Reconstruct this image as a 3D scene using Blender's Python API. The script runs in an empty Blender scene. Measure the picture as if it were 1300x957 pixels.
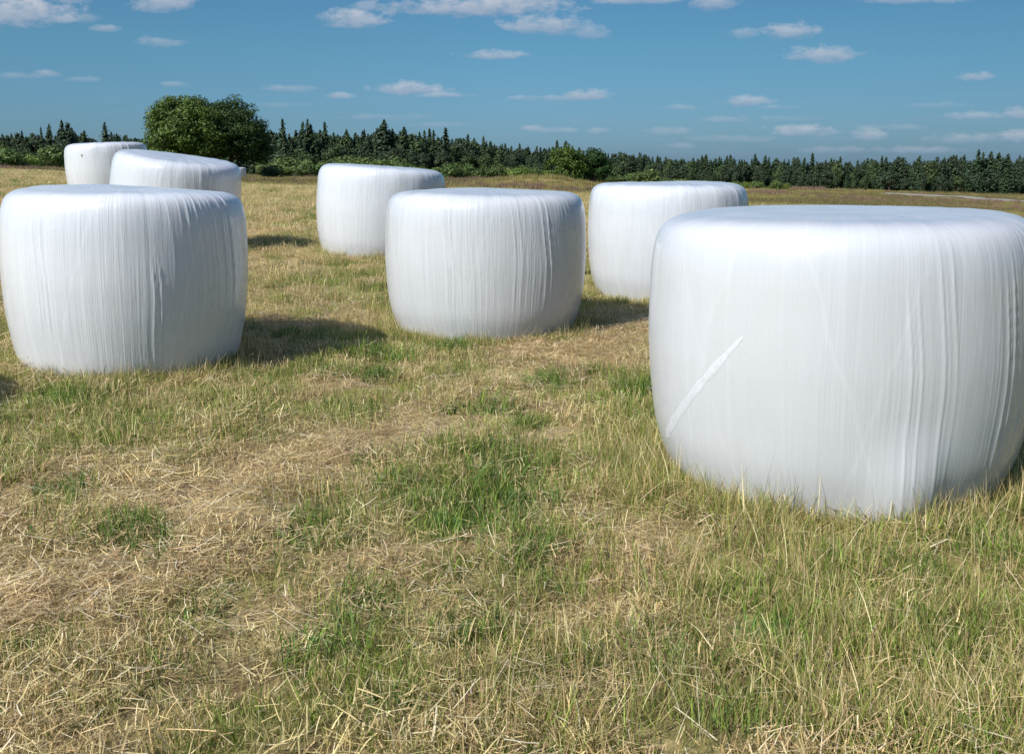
import bpy, math, random
import numpy as np
from mathutils import Vector, Matrix

rng = np.random.default_rng(7)
random.seed(7)
SC = bpy.context.scene
COL = SC.collection
R = math.radians

# ------------------------------------------------------------------ camera numbers
F_PX, CX, CY = 1264.0, 650.0, 434.0
PITCH = R(10.1)
CAM_H = 1.45
CP, SP = math.cos(PITCH), math.sin(PITCH)

# ------------------------------------------------------------------ noise
def _hash(ix, iy, seed):
    h = (ix.astype(np.int64) * 374761393 + iy.astype(np.int64) * 668265263 + seed * 974634777) & 0xffffffff
    h = ((h ^ (h >> 13)) * 1274126177) & 0xffffffff
    h = h ^ (h >> 16)
    return (h & 0xffffff) / float(0xffffff)

def vnoise(x, y, seed=0):
    x = np.asarray(x, float); y = np.asarray(y, float)
    ix = np.floor(x); iy = np.floor(y)
    fx = x - ix; fy = y - iy
    fx = fx * fx * (3 - 2 * fx); fy = fy * fy * (3 - 2 * fy)
    a = _hash(ix, iy, seed); b = _hash(ix + 1, iy, seed)
    c = _hash(ix, iy + 1, seed); d = _hash(ix + 1, iy + 1, seed)
    return (a * (1 - fx) + b * fx) * (1 - fy) + (c * (1 - fx) + d * fx) * fy

def fbm(x, y, seed=0, octs=3):
    s = 0; a = 1; t = 0
    for k in range(octs):
        s = s + a * vnoise(np.asarray(x) * 2 ** k + 13.7 * k, np.asarray(y) * 2 ** k - 7.1 * k, seed + k); t += a; a *= .5
    return s / t

def sstep(a, b, x):
    t = np.clip((np.asarray(x, float) - a) / (b - a), 0, 1)
    return t * t * (3 - 2 * t)

# ------------------------------------------------------------------ terrain
TS = np.array([-.70, -.514, -.24, 0.0, .24, .514, .70])
TY = np.array([.5, 5, 7.5, 9, 13.5, 21, 40, 60, 100, 200, 300, 500, 1200, 5000.])
TZ = np.array([
    [0, 0, 0, 0, 0, 0, 0],
    [.03, .03, 0, 0, .02, .03, .03],
    [.12, .11, .05, 0, .02, .05, .06],
    [.18, .16, .10, .01, .03, .05, .05],
    [.42, .38, .30, .12, .03, 0, 0],
    [.85, .80, .48, .25, 0, -.15, -.2],
    [1.05, 1.0, .42, .10, -.28, -.67, -.8],
    [1.05, 1.05, .17, -.02, -.85, -1.4, -1.7],
    [.97, .95, -.15, -.30, -1.8, -2.75, -3.2],
    [.7, .66, -1.1, -1.55, -3.8, -5.4, -6.2],
    [.6, .5, -1.6, -2.35, -5.7, -7.8, -8.5],
    [.2, 0, -2.5, -3.5, -8, -10, -11],
    [-4, -5, -7, -8, -11, -12, -13],
    [-12, -12, -12, -12, -12, -12, -12.]])

def terrain(x, y, micro=True):
    x = np.asarray(x, float); y = np.asarray(y, float)
    r = np.hypot(x, y)
    s = np.clip(x / np.maximum(y, .35 * r + .3), -.699, .699)
    d = np.clip(np.maximum(y, .6 * r), .55, 4900)
    i = np.clip(np.searchsorted(TS, s) - 1, 0, len(TS) - 2)
    fs = (s - TS[i]) / (TS[i + 1] - TS[i]); fs = fs * fs * (3 - 2 * fs) * .5 + fs * .5
    ly = np.log(TY)
    j = np.clip(np.searchsorted(TY, d) - 1, 0, len(TY) - 2)
    fd = (np.log(d) - ly[j]) / (ly[j + 1] - ly[j]); fd = fd * fd * (3 - 2 * fd) * .4 + fd * .6
    z = (TZ[j, i] * (1 - fs) + TZ[j, i + 1] * fs) * (1 - fd) + (TZ[j + 1, i] * (1 - fs) + TZ[j + 1, i + 1] * fs) * fd
    if micro:
        fade = 1 - sstep(14, 40, r)
        z = z + fade * ((fbm(x * 1.3, y * 1.3, 3) - .5) * .05 + (fbm(x * 6, y * 6, 9, 2) - .5) * .03)
        # low earth mound far out
        z = z + .75 * np.exp(-(((x - 2.6) / 4.2) ** 2 + ((y - 72) / 3.0) ** 2))
        z = z + sstep(45, 70, r) * (1 - sstep(200, 300, r)) * (fbm(x * .12, y * .12, 21) - .5) * .35
    return z

def T(x, y): return float(terrain(np.array([x]), np.array([y]))[0])

def ray(px, py):
    u = (px - CX) / F_PX; v = (py - CY) / F_PX
    return np.array([u, CP - v * SP, -SP - v * CP])

def ground_at(px, py):
    d = ray(px, py); t = np.geomspace(.5, 900, 420)
    for _ in range(2):
        p = d[None] * t[:, None]; below = CAM_H + p[:, 2] <= terrain(p[:, 0], p[:, 1])
        i = int(np.argmax(below)) if below.any() else len(t) - 1
        t = np.linspace(t[max(i - 1, 0)], t[i], 24)
    p = d * t[-1]
    return p[0], p[1]

def at_depth(px, Y):
    """world x of image column px at distance Y (near the horizon)"""
    return (px - CX) / F_PX * Y * .986

# ------------------------------------------------------------------ ground cover pattern (world space)
_a = ground_at(330, 620); _b = ground_at(800, 425)
BDIR = np.array([_b[0] - _a[0], _b[1] - _a[1]]); BDIR /= np.linalg.norm(BDIR)
BN = np.array([-BDIR[1], BDIR[0]])
B0 = np.array(_a) @ BN
LUSH = [(470, 480, .45, .38), (400, 470, .4, .3), (520, 455, .4, .38), (230, 540, .35, .3), (600, 640, .22, .5), (660, 600, .25, .45), (330, 760, .16, .5), (480, 830, .22, .55), (610, 800, .22, .5), (690, 760, .18, .45), (820, 850, .2, .45), (150, 720, .15, .4), (60, 810, .15, .4), (560, 760, .2, .5), (260, 850, .14, .4), (500, 585, .15, 1.0), (545, 590, .30, .35), (600, 580, .3, .42), (650, 545, .3, .42), (720, 500, .3, .42), (755, 480, .3, .4), (450, 780, .3, .35), (420, 700, .2, .35), (700, 620, .2, .35), (430, 655, .22, .55), (225, 692, .16, .7), (262, 702, .13, .5), (640, 690, .35, .35),
        (350, 800, .22, .5), (560, 840, .30, .5), (800, 590, .30, .7), (820, 610, .25, .7), (770, 800, .3, .35), (1010, 800, .3, .35), (930, 760, .2, .4), (1110, 725, .25, .5), (1230, 700, .25, .5), (1200, 830, .25, .5), (1050, 900, .2, .5), (740, 860, .25, .5), (700, 490, .4, .5),
        (530, 625, .25, .4), (610, 440, .3, .6), (570, 445, .35, .5), (340, 830, .15, .5), (800, 500, .35, .4), (900, 860, .4, .4), (560, 670, .3, .35)]
LUSHW = [(*ground_at(a, b), r, w) for a, b, r, w in LUSH]
STRAW = [(480, 560, .3, .9), (560, 522, .3, .9), (640, 488, .35, .9), (720, 455, .4, .9), (310, 690, .22, .7), (130, 660, .3, .6), (520, 740, .2, .6), (60, 760, .45, .5), (430, 730, .35, .7), (80, 600, .6, .5), (700, 560, .3, .6), (740, 610, .25, .7), (840, 710, .35, .7), (300, 640, .4, .6), (390, 615, .4, .8), (700, 455, .6, .8), (790, 440, .5, .8),
         (370, 780, .3, .6), (640, 735, .3, .5), (30, 650, .5, .6), (330, 580, .5, .6), (230, 790, .3, .4), (760, 625, .3, .6), (870, 660, .25, .5), (480, 700, .3, .5)]
STRAWW = [(*ground_at(a, b), r, w) for a, b, r, w in STRAW]

def cover(x, y):
    """greenness, straw litter, lushness in 0..1"""
    x = np.asarray(x, float); y = np.asarray(y, float)
    c = x * BN[0] + y * BN[1] - B0
    l = x * BDIR[0] + y * BDIR[1]
    wob = (fbm(l * .5, c * .5, 40, 2) - .5) * .5
    cc = c + wob
    band = np.zeros_like(x)
    for off, w, s in ((0, .42, 1.1), (-2.1, .30, .35), (2.6, .4, .55), (5.3, .5, .5), (8.2, .5, .55), (11.3, .6, .5), (14.5, .6, .5), (18, .6, .5), (-4.6, .4, .35), (22, .7, .5), (26, .7, .5), (30, .8, .5), (35, .8, .5), (40, .8, .5), (46, .8, .5), (-7.5, .5, .4), (-11, .5, .4), (-15, .5, .4), (-20, .6, .4), (-25, .6, .4)):
        band = np.maximum(band, s * np.exp(-((cc - off) / w) ** 2))
    g = fbm(x * .9, y * .9, 50, 4) * .75 + fbm(x * .22, y * .22, 60, 2) * .25
    # drawn-out along the mowing direction
    g = .6 * g + .4 * fbm(l * .5, c * 2.2, 70, 3)
    green = sstep(.30, .55, g)
    lush = np.zeros_like(x); st = np.zeros_like(x)
    for a, b, r, w in LUSHW:
        lush = np.maximum(lush, w * np.exp(-(((x - a) ** 2 + ((y - b) / 1.2) ** 2) / (r * r))))
    for a, b, r, w in STRAWW:
        st = np.maximum(st, w * np.exp(-(((x - a) ** 2 + ((y - b) / 1.3) ** 2) / (r * r))))
    sp = sstep(.66, .80, fbm(x * 1.9, y * 1.9, 80, 2))
    lush = np.clip(lush * (.6 + .8 * fbm(x * 4, y * 4, 81, 2)) + .5 * sp, 0, 1)
    straw = np.clip(np.maximum(band, st) * (.6 + .6 * fbm(x * 3, y * 3, 82, 2)) + .30 * sstep(.55, .75, fbm(x * 1.4 + 9, y * 1.4, 83, 3)), 0, 1)
    green = np.clip(green * (1 - .85 * straw) + .6 * lush, 0, 1)
    green = green * (1 - .55 * sstep(7, 18, y))
    hf = fbm(x * 5, y * 5, 84, 2) - .5
    green = np.clip(green + hf * 1.1 * (1 - .4 * straw), .16, .92); straw = np.clip(straw + (fbm(x * 4, y * 4, 85, 2) - .5) * .5 * (straw > .05), 0, .9)
    return green, straw, lush

def edge_y(x, y):
    """distance of the mown field's far edge in the direction of (x, y)"""
    s = np.clip(x / np.maximum(y, .1), -.6, .6)
    return np.interp(s, [-.6, -.5, -.25, 0, .12, .24, .5], [66, 64, 58, 56, 50, 41, 36])

# ------------------------------------------------------------------ helpers
def mesh_np(name, V, Fq, mat=None, smooth=False, cols=None, uv=None, mats=None, fmat=None):
    """V (n,3); Fq (m,k) quads or tris"""
    V = np.asarray(V, np.float32); Fq = np.asarray(Fq, np.int32)
    me = bpy.data.meshes.new(name)
    me.vertices.add(len(V)); me.vertices.foreach_set('co', V.ravel())
    k = Fq.shape[1]
    me.loops.add(Fq.size); me.loops.foreach_set('vertex_index', Fq.ravel())
    me.polygons.add(len(Fq))
    me.polygons.foreach_set('loop_start', np.arange(0, Fq.size, k, dtype=np.int32))
    me.polygons.foreach_set('loop_total', np.full(len(Fq), k, np.int32))
    if smooth: me.polygons.foreach_set('use_smooth', np.ones(len(Fq), bool))
    if fmat is not None: me.polygons.foreach_set('material_index', np.asarray(fmat, np.int32))
    for m in (mats or ([mat] if mat else [])): me.materials.append(m)
    if cols is not None:
        ca = me.color_attributes.new('col', 'FLOAT_COLOR', 'POINT')
        c4 = np.ones((len(V), 4), np.float32); c4[:, :3] = cols
        ca.data.foreach_set('color', c4.ravel())
    me.update(calc_edges=True)
    return me

def obj(name, me, parent=None, link=True):
    o = bpy.data.objects.new(name, me)
    if link: COL.objects.link(o)
    if parent: o.parent = parent
    return o

def tag(o, label=None, cat=None, group=None, kind=None):
    if label: o['label'] = label
    if cat: o['category'] = cat
    if group: o['group'] = group
    if kind: o['kind'] = kind
    return o

def copy_tree(o, parent=None):
    c = o.copy(); COL.objects.link(c); c.parent = parent
    for ch in list(o.children): copy_tree(ch, c)
    return c

# ------------------------------------------------------------------ materials
def newmat(name):
    m = bpy.data.materials.new(name); m.use_nodes = True
    nt = m.node_tree; nt.nodes.clear()
    return m, nt
def N(nt, t, **kw):
    n = nt.nodes.new(t)
    for k, v in kw.items():
        if k == 'inp':
            for i, x in v.items(): n.inputs[i].default_value = x
        else: setattr(n, k, v)
    return n
def M(nt, op, a, b=None, c=None, clamp=False):
    n = nt.nodes.new('ShaderNodeMath'); n.operation = op; n.use_clamp = clamp
    for i, x in enumerate((a, b, c)):
        if x is None: continue
        if isinstance(x, (int, float)): n.inputs[i].default_value = x
        else: nt.links.new(x, n.inputs[i])
    return n.outputs[0]
def mixc(nt, f, a, b, bt='MIX'):
    n = nt.nodes.new('ShaderNodeMix'); n.data_type = 'RGBA'; n.blend_type = bt
    for i, x in ((0, f), (6, a), (7, b)):
        if isinstance(x, (int, float)): n.inputs[i].default_value = x
        elif isinstance(x, tuple): n.inputs[i].default_value = (*x, 1)
        else: nt.links.new(x, n.inputs[i])
    return n.outputs[2]

def blade_mat(name, trans=.3, rough=.55, hue=.0, vvar=.35):
    m, nt = newmat(name); L = nt.links.new
    at = N(nt, 'ShaderNodeAttribute', attribute_name='col')
    oi = N(nt, 'ShaderNodeObjectInfo')
    h = N(nt, 'ShaderNodeHueSaturation')
    L(at.outputs['Color'], h.inputs['Color'])
    L(M(nt, 'MULTIPLY_ADD', oi.outputs['Random'], vvar, 1 - vvar / 2), h.inputs['Value'])
    r2 = M(nt, 'FRACT', M(nt, 'MULTIPLY', oi.outputs['Random'], 17.31))
    L(M(nt, 'MULTIPLY_ADD', r2, .03, .485 + hue), h.inputs['Hue'])
    p = N(nt, 'ShaderNodeBsdfPrincipled', inp={'Roughness': rough, 'Specular IOR Level': .25})
    L(h.outputs[0], p.inputs['Base Color'])
    t = N(nt, 'ShaderNodeBsdfTranslucent'); L(h.outputs[0], t.inputs[0])
    mx = N(nt, 'ShaderNodeMixShader'); mx.inputs[0].default_value = trans
    L(p.outputs[0], mx.inputs[1]); L(t.outputs[0], mx.inputs[2])
    o = N(nt, 'ShaderNodeOutputMaterial'); L(mx.outputs[0], o.inputs[0])
    return m

MAT_GRASS = blade_mat('grass_blades', .33)
MAT_LEAF = blade_mat('foliage_leaves', .25, .5, vvar=.25)
MAT_NEEDLE = blade_mat('conifer_needles', .08, .6, vvar=.4)
MAT_WEED = blade_mat('tall_weeds', .3, .6)

def bark_mat():
    m, nt = newmat('bark'); L = nt.links.new
    n = N(nt, 'ShaderNodeTexNoise', inp={'Scale': 6.0, 'Detail': 5.0})
    c = mixc(nt, n.outputs[0], (.05, .035, .025), (.16, .12, .09))
    p = N(nt, 'ShaderNodeBsdfPrincipled', inp={'Roughness': .9}); L(c, p.inputs['Base Color'])
    o = N(nt, 'ShaderNodeOutputMaterial'); L(p.outputs[0], o.inputs[0]); return m
MAT_BARK = bark_mat()

def ground_mat():
    m, nt = newmat('field_soil_and_thatch'); L = nt.links.new
    at = N(nt, 'ShaderNodeAttribute', attribute_name='col')
    ge = N(nt, 'ShaderNodeNewGeometry')
    n1 = N(nt, 'ShaderNodeTexNoise', inp={'Scale': 34.0, 'Detail': 6.0, 'Roughness': .7}); L(ge.outputs['Position'], n1.inputs['Vector'])
    n2 = N(nt, 'ShaderNodeTexNoise', inp={'Scale': 3.1, 'Detail': 6.0, 'Roughness': .65}); L(ge.outputs['Position'], n2.inputs['Vector'])
    v = M(nt, 'ADD', M(nt, 'MULTIPLY', n1.outputs[0], .9), M(nt, 'MULTIPLY', n2.outputs[0], .9))
    v = M(nt, 'MULTIPLY_ADD', v, 1.8, -.60)
    c = mixc(nt, 1.0, at.outputs['Color'], v, 'MULTIPLY')
    hs = N(nt, 'ShaderNodeHueSaturation')
    L(c, hs.inputs['Color']); L(M(nt, 'MULTIPLY_ADD', n2.outputs[0], .06, .47), hs.inputs['Hue'])
    p = N(nt, 'ShaderNodeBsdfPrincipled', inp={'Roughness': .95, 'Specular IOR Level': .1}); L(hs.outputs[0], p.inputs['Base Color'])
    b = N(nt, 'ShaderNodeBump', inp={'Strength': .7, 'Distance': .03}); L(n1.outputs[0], b.inputs['Height']); L(b.outputs[0], p.inputs['Normal'])
    o = N(nt, 'ShaderNodeOutputMaterial'); L(p.outputs[0], o.inputs[0]); return m
MAT_GROUND = ground_mat()

def film_mat(name, base=(.65, .685, .73), grey=.0, bump=.42, contrast=.7):
    """stretch film: white polythene, pulled in narrow vertical pleats"""
    m, nt = newmat(name); L = nt.links.new
    tc = N(nt, 'ShaderNodeTexCoord'); sx = N(nt, 'ShaderNodeSeparateXYZ'); L(tc.outputs['Object'], sx.inputs[0])
    oi = N(nt, 'ShaderNodeObjectInfo')
    flat = N(nt, 'ShaderNodeCombineXYZ'); L(sx.outputs[0], flat.inputs[0]); L(sx.outputs[1], flat.inputs[1])
    nrm = N(nt, 'ShaderNodeVectorMath', operation='NORMALIZE'); L(flat.outputs[0], nrm.inputs[0])
    rl = N(nt, 'ShaderNodeVectorMath', operation='LENGTH'); L(flat.outputs[0], rl.inputs[0])
    zz = M(nt, 'MULTIPLY', M(nt, 'SUBTRACT', sx.outputs[2], M(nt, 'MULTIPLY', rl.outputs['Value'], .9)), 1.0)
    def streak(rs, zs, detail, off):
        a = N(nt, 'ShaderNodeVectorMath', operation='SCALE'); L(nrm.outputs[0], a.inputs[0]); a.inputs['Scale'].default_value = rs
        c = N(nt, 'ShaderNodeCombineXYZ'); L(M(nt, 'MULTIPLY_ADD', zz, zs, off), c.inputs[2])
        # wander a bit so the pleats are not ruled lines
        s = N(nt, 'ShaderNodeVectorMath', operation='ADD'); L(a.outputs[0], s.inputs[0]); L(c.outputs[0], s.inputs[1])
        s2 = N(nt, 'ShaderNodeVectorMath', operation='ADD'); L(s.outputs[0], s2.inputs[0])
        k = N(nt, 'ShaderNodeCombineXYZ'); L(M(nt, 'MULTIPLY', oi.outputs['Random'], 40.0), k.inputs[2]); L(k.outputs[0], s2.inputs[1])
        n = N(nt, 'ShaderNodeTexNoise', inp={'Scale': 1.0, 'Detail': detail, 'Roughness': .6}); L(s2.outputs[0], n.inputs['Vector'])
        return n.outputs[0]
    s_f = streak(75, 2.2, 4, 0); s_m = streak(22, 1.3, 3, 7); s_b = streak(5, 1.6, 2, 13)
    lump = N(nt, 'ShaderNodeTexNoise', inp={'Scale': 4.0, 'Detail': 3.0}); L(tc.outputs['Object'], lump.inputs['Vector'])
    # patches where pleats are strong and where the film is taut
    strong = M(nt, 'MULTIPLY_ADD', s_b, 3.2, -1.1, clamp=True)
    fine = M(nt, 'POWER', s_f, 1.5)
    h = M(nt, 'ADD', M(nt, 'MULTIPLY', M(nt, 'MULTIPLY', fine, M(nt, 'MULTIPLY_ADD', strong, .8, .2)), .9), M(nt, 'MULTIPLY', s_m, .9))
    h = M(nt, 'ADD', h, M(nt, 'MULTIPLY', lump.outputs[0], .6))
    b = N(nt, 'ShaderNodeBump', inp={'Strength': bump, 'Distance': .009}); L(h, b.inputs['Height'])
    # layers of film: thinner where fewer turns overlap, so the hay greys it a little
    lay = M(nt, 'MULTIPLY_ADD', s_f, 2.6, -.9, clamp=True)
    lay2 = M(nt, 'MULTIPLY_ADD', s_m, 2.4, -.75, clamp=True)
    f = M(nt, 'MULTIPLY', M(nt, 'ADD', M(nt, 'MULTIPLY', lay, .55), M(nt, 'MULTIPLY', lay2, .6)), .75, clamp=True)
    dark = tuple(x * (1 - .2 * contrast - grey) for x in base)
    c = mixc(nt, f, dark, base)
    # overlapping turns of film: long strip edges crossing at a slant
    ang = M(nt, 'DIVIDE', M(nt, 'ARCTAN2', sx.outputs[1], sx.outputs[0]), 6.2831853)
    wob = M(nt, 'MULTIPLY', M(nt, 'SUBTRACT', lump.outputs[0], .5), .12)
    for cnt_, slope, amt, ph in ((9, .55, .11, .3), (7, -.38, .09, 5.1), (23, .12, .07, 2.7)):
        q = M(nt, 'ADD', M(nt, 'MULTIPLY', ang, float(cnt_)), M(nt, 'ADD', M(nt, 'MULTIPLY', sx.outputs[2], slope), wob))
        q = M(nt, 'ADD', q, 100.0 + ph)
        wn = N(nt, 'ShaderNodeTexWhiteNoise', noise_dimensions='2D'); cv = N(nt, 'ShaderNodeCombineXYZ')
        L(M(nt, 'MODULO', M(nt, 'FLOOR', q), float(cnt_)), cv.inputs[0]); L(oi.outputs['Random'], cv.inputs[1]); L(cv.outputs[0], wn.inputs['Vector'])
        c = mixc(nt, M(nt, 'MULTIPLY', wn.outputs['Value'], amt), c, (.34, .37, .36))
        fr = M(nt, 'FRACT', q)
        edge = M(nt, 'MULTIPLY', M(nt, 'LESS_THAN', fr, .03 if cnt_ < 20 else .06), M(nt, 'MULTIPLY', wn.outputs['Value'], .13))
        c = mixc(nt, edge, c, tuple(min(1, x * 1.22) for x in base))
    # hay showing faintly through thin places
    hy = N(nt, 'ShaderNodeTexNoise', inp={'Scale': 2.6, 'Detail': 5.0, 'Roughness': .7, 'Distortion': .6}); L(tc.outputs['Object'], hy.inputs['Vector'])
    c = mixc(nt, M(nt, 'MULTIPLY', M(nt, 'MULTIPLY_ADD', hy.outputs[0], 4.0, -2.0, clamp=True), .13), c, (.42, .43, .36))
    # dust specks
    sp = N(nt, 'ShaderNodeTexNoise', inp={'Scale': 60.0, 'Detail': 3.0, 'Roughness': .8}); L(tc.outputs['Object'], sp.inputs['Vector'])
    c = mixc(nt, M(nt, 'MULTIPLY', M(nt, 'GREATER_THAN', sp.outputs[0], .715), .35), c, (.42, .39, .33))
    # dirt near the ground
    low = M(nt, 'MULTIPLY', M(nt, 'SUBTRACT', 1.0, M(nt, 'MULTIPLY', sx.outputs[2], 5.0), clamp=True), M(nt, 'MULTIPLY_ADD', lump.outputs[0], 1.6, -.45, clamp=True))
    c = mixc(nt, M(nt, 'MULTIPLY', low, .35), c, (.45, .42, .33))
    p = N(nt, 'ShaderNodeBsdfPrincipled', inp={'Specular IOR Level': .5, 'Subsurface Weight': .0, 'Coat Weight': .3, 'Coat Roughness': .09})
    L(c, p.inputs['Base Color']); L(b.outputs[0], p.inputs['Normal'])
    L(M(nt, 'MULTIPLY_ADD', lump.outputs[0], .26, .15), p.inputs['Roughness'])
    o = N(nt, 'ShaderNodeOutputMaterial'); L(p.outputs[0], o.inputs[0]); return m
MAT_FILM = film_mat('white_stretch_film')
MAT_FILM_T = film_mat('white_stretch_film_taut', (.59, .615, .65), 0, .20, .45)
MAT_FILM_G = film_mat('white_stretch_film_thin', (.64, .67, .705), .03)
def plain(name, c, rough=.5):
    m, nt = newmat(name)
    n = N(nt, 'ShaderNodeTexNoise', inp={'Scale': 25.0, 'Detail': 4.0})
    cc = mixc(nt, n.outputs[0], tuple(x * .8 for x in c), tuple(min(x * 1.15, .9) for x in c))
    p = N(nt, 'ShaderNodeBsdfPrincipled', inp={'Roughness': rough}); nt.links.new(cc, p.inputs['Base Color'])
    o = N(nt, 'ShaderNodeOutputMaterial'); nt.links.new(p.outputs[0], o.inputs[0]); return m
MAT_TAIL = plain('film_overlap', (.595, .62, .655), .36)
MAT_HAY = plain('hay_seen_through_tear', (.30, .27, .22), .9)
MAT_ROAD = plain('pale_gravel', (.27, .25, .22), .95)

# ------------------------------------------------------------------ ground sheet
def build_ground():
    az1 = np.radians(np.concatenate([np.arange(-40, 40, .22), np.arange(40, 320, 4.0)]))
    rr = [.25]
    while rr[-1] < 5000: rr.append(rr[-1] * (1.016 if 1.5 < rr[-1] < 70 else 1.04))
    rr = np.array(rr)
    A, Rr = np.meshgrid(az1, rr)
    x = (np.sin(A) * Rr).ravel(); y = (np.cos(A) * Rr).ravel()
    z = terrain(x, y)
    n, k = len(rr), len(az1)
    i = np.arange(n - 1)[:, None]; j = np.arange(k)[None, :]; j2 = (j + 1) % k
    Fq = np.stack([i * k + j + 0 * i, i * k + j2, (i + 1) * k + j2, (i + 1) * k + j], -1).reshape(-1, 4)
    Fq = Fq[:, ::-1]
    g, s, l = cover(x, y)
    soil = np.array([.22, .15, .08]); straw = np.array([.66, .52, .30]); green = np.array([.26, .27, .085])
    c = soil * (1 - .6 * s[:, None]) + straw * .6 * s[:, None]
    c = c * (1 - .7 * g[:, None]) + green * .7 * g[:, None]
    r = np.hypot(x, y)
    # farther out the sheet itself is the stubble
    far = sstep(7, 26, r)[:, None]
    fs = (np.array([.62, .46, .23]) * (1 - g[:, None]) + np.array([.40, .37, .13]) * g[:, None]) * (.8 + .35 * s[:, None])
    c = c * (1 - far) + fs * far
    # unmown meadow
    ey = edge_y(x, y)
    e = sstep(-1.2, 1.2, y - ey + (fbm(x * .5, y * .5, 90) - .5) * 3)[:, None] * (y > 5)[:, None]
    n1 = fbm(x * .10, y * .05, 91, 4); n2 = fbm(x * .05 + 4, y * .03, 92, 3)
    mead = np.array([.17, .18, .055])[None] * (1 - sstep(.4, .65, n1))[:, None] + np.array([.28, .22, .085])[None] * sstep(.4, .65, n1)[:, None]
    mead = mead * (1 - .3 * sstep(.6, .75, n2)[:, None]) + np.array([.24, .15, .08])[None] * .3 * sstep(.6, .75, n2)[:, None]
    c = c * (1 - e) + mead * e
    me = mesh_np('field', np.stack([x, y, z], 1), Fq, MAT_GROUND, True, c)
    o = obj('field', me); tag(o, 'mown hay field of stubble and straw rising gently to the left', 'field', kind='structure')
build_ground()

ROADP = []
def build_road():
    pts = []
    for px, py in ((1125, 246.5), (1190, 249.5), (1245, 253), (1300, 257), (1360, 262), (1430, 268)):
        pts.append(ground_at(px, py))
    P = np.array(pts); ROADP.extend(pts); t = np.linspace(0, len(P) - 1, 60); P = np.stack([np.interp(t, range(len(P)), P[:, 0]), np.interp(t, range(len(P)), P[:, 1])], 1)
    d = np.gradient(P, axis=0); d /= np.linalg.norm(d, axis=1)[:, None]; nn = np.stack([-d[:, 1], d[:, 0]], 1)
    V = []; ks = np.linspace(-1, 1, 7)
    w = 2.6 + .5 * np.sin(t * 3)
    for k in ks:
        Q = P + nn * (k * w)[:, None]
        V.append(np.stack([Q[:, 0], Q[:, 1], terrain(Q[:, 0], Q[:, 1]) + .30 - .2 * k * k], 1))
    V = np.concatenate(V); m = len(P)
    F_ = [(a * m + b, a * m + b + 1, (a + 1) * m + b + 1, (a + 1) * m + b) for a in range(6) for b in range(m - 1)]
    o = obj('road', mesh_np('road', V, F_, MAT_ROAD, True)); tag(o, 'pale gravel track crossing the far meadow at the right', 'road', kind='structure')
build_road()

# ------------------------------------------------------------------ grass patches
def blades(n, area, hmin, hmax, width, lean, curl, cols, colvar, segs=3, lying=False, seed=0, pointy=True):
    """n blades rooted on a disc; returns V, F, C"""
    r = np.random.default_rng(seed)
    a = r.uniform(0, 2 * np.pi, n); q = np.sqrt(r.uniform(0, 1, n)) * area
    bx = np.cos(a) * q; by = np.sin(a) * q
    h = r.uniform(hmin, hmax, n) * (1.0 if lying else (1.1 - .35 * (q / area)))
    d = r.uniform(0, 2 * np.pi, n)
    ln = np.abs(r.normal(0, lean, n)); cu = r.uniform(.2, 1, n) * curl
    w = width * 1.18 * r.uniform(.6, 1.35, n)
    cols = np.array(cols); ci = r.integers(0, len(cols), n)
    C0 = cols[ci] * (1.03 + r.uniform(-colvar * 1.5, colvar * 1.3, (n, 1)))
    V = np.zeros((n, segs + 1, 2, 3)); C = np.zeros((n, segs + 1, 2, 3))
    th = (ln if not lying else r.uniform(1.30, 1.62, n)).copy()
    px, py, pz = bx.copy(), by.copy(), (np.zeros(n) if not lying else r.uniform(.004, .055, n))
    face = d + np.pi / 2 + r.normal(0, .7, n)
    for s in range(segs + 1):
        t = s / segs
        ww = w * ((1 - t ** 1.5 * .92) if pointy else (1 - .35 * t)) * .5
        ox = np.cos(face) * ww; oy = np.sin(face) * ww
        V[:, s, 0] = np.stack([px - ox, py - oy, pz], 1); V[:, s, 1] = np.stack([px + ox, py + oy, pz], 1)
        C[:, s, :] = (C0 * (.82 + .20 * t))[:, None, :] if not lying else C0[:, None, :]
        st = h / segs
        px = px + np.cos(d) * np.sin(th) * st; py = py + np.sin(d) * np.sin(th) * st; pz = pz + np.cos(th) * st
        th = th + cu / segs * (1 if not lying else .2)
        if lying: pz = np.maximum(pz, .002); d = d + r.normal(0, .12, n)
    idx = np.arange(n)[:, None] * (segs + 1) * 2 + np.arange(segs)[None, :] * 2
    F_ = np.stack([idx, idx + 1, idx + 3, idx + 2], -1).reshape(-1, 4)
    return V.reshape(-1, 3), F_, C.reshape(-1, 3)

def join(parts):
    V = []; F_ = []; C = []; o = 0
    for v, f, c in parts:
        V.append(v); F_.append(f + o); C.append(c); o += len(v)
    return np.concatenate(V), np.concatenate(F_), np.concatenate(C)

GREEN = [(.19, .30, .04), (.25, .36, .055), (.31, .39, .08), (.13, .22, .03)]
OLIVE = [(.36, .33, .115), (.43, .36, .14), (.28, .26, .085)]
STRAWC = [(.74, .60, .31), (.64, .51, .25), (.82, .71, .43), (.52, .40, .18), (.70, .54, .27)]
PALE = [(.86, .77, .55), (.80, .70, .48)]
DARKG = [(.10, .175, .04), (.13, .22, .05), (.19, .28, .07)]
BROWN = [(.42, .29, .15), (.52, .38, .20)]

SRC = {}
def source(kind, parts, seed):
    V, F_, C = join(parts)
    me = mesh_np(kind, V, F_, MAT_GRASS, True, C)
    o = obj(kind, me, link=False)
    SRC.setdefault(kind, []).append(o)

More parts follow.
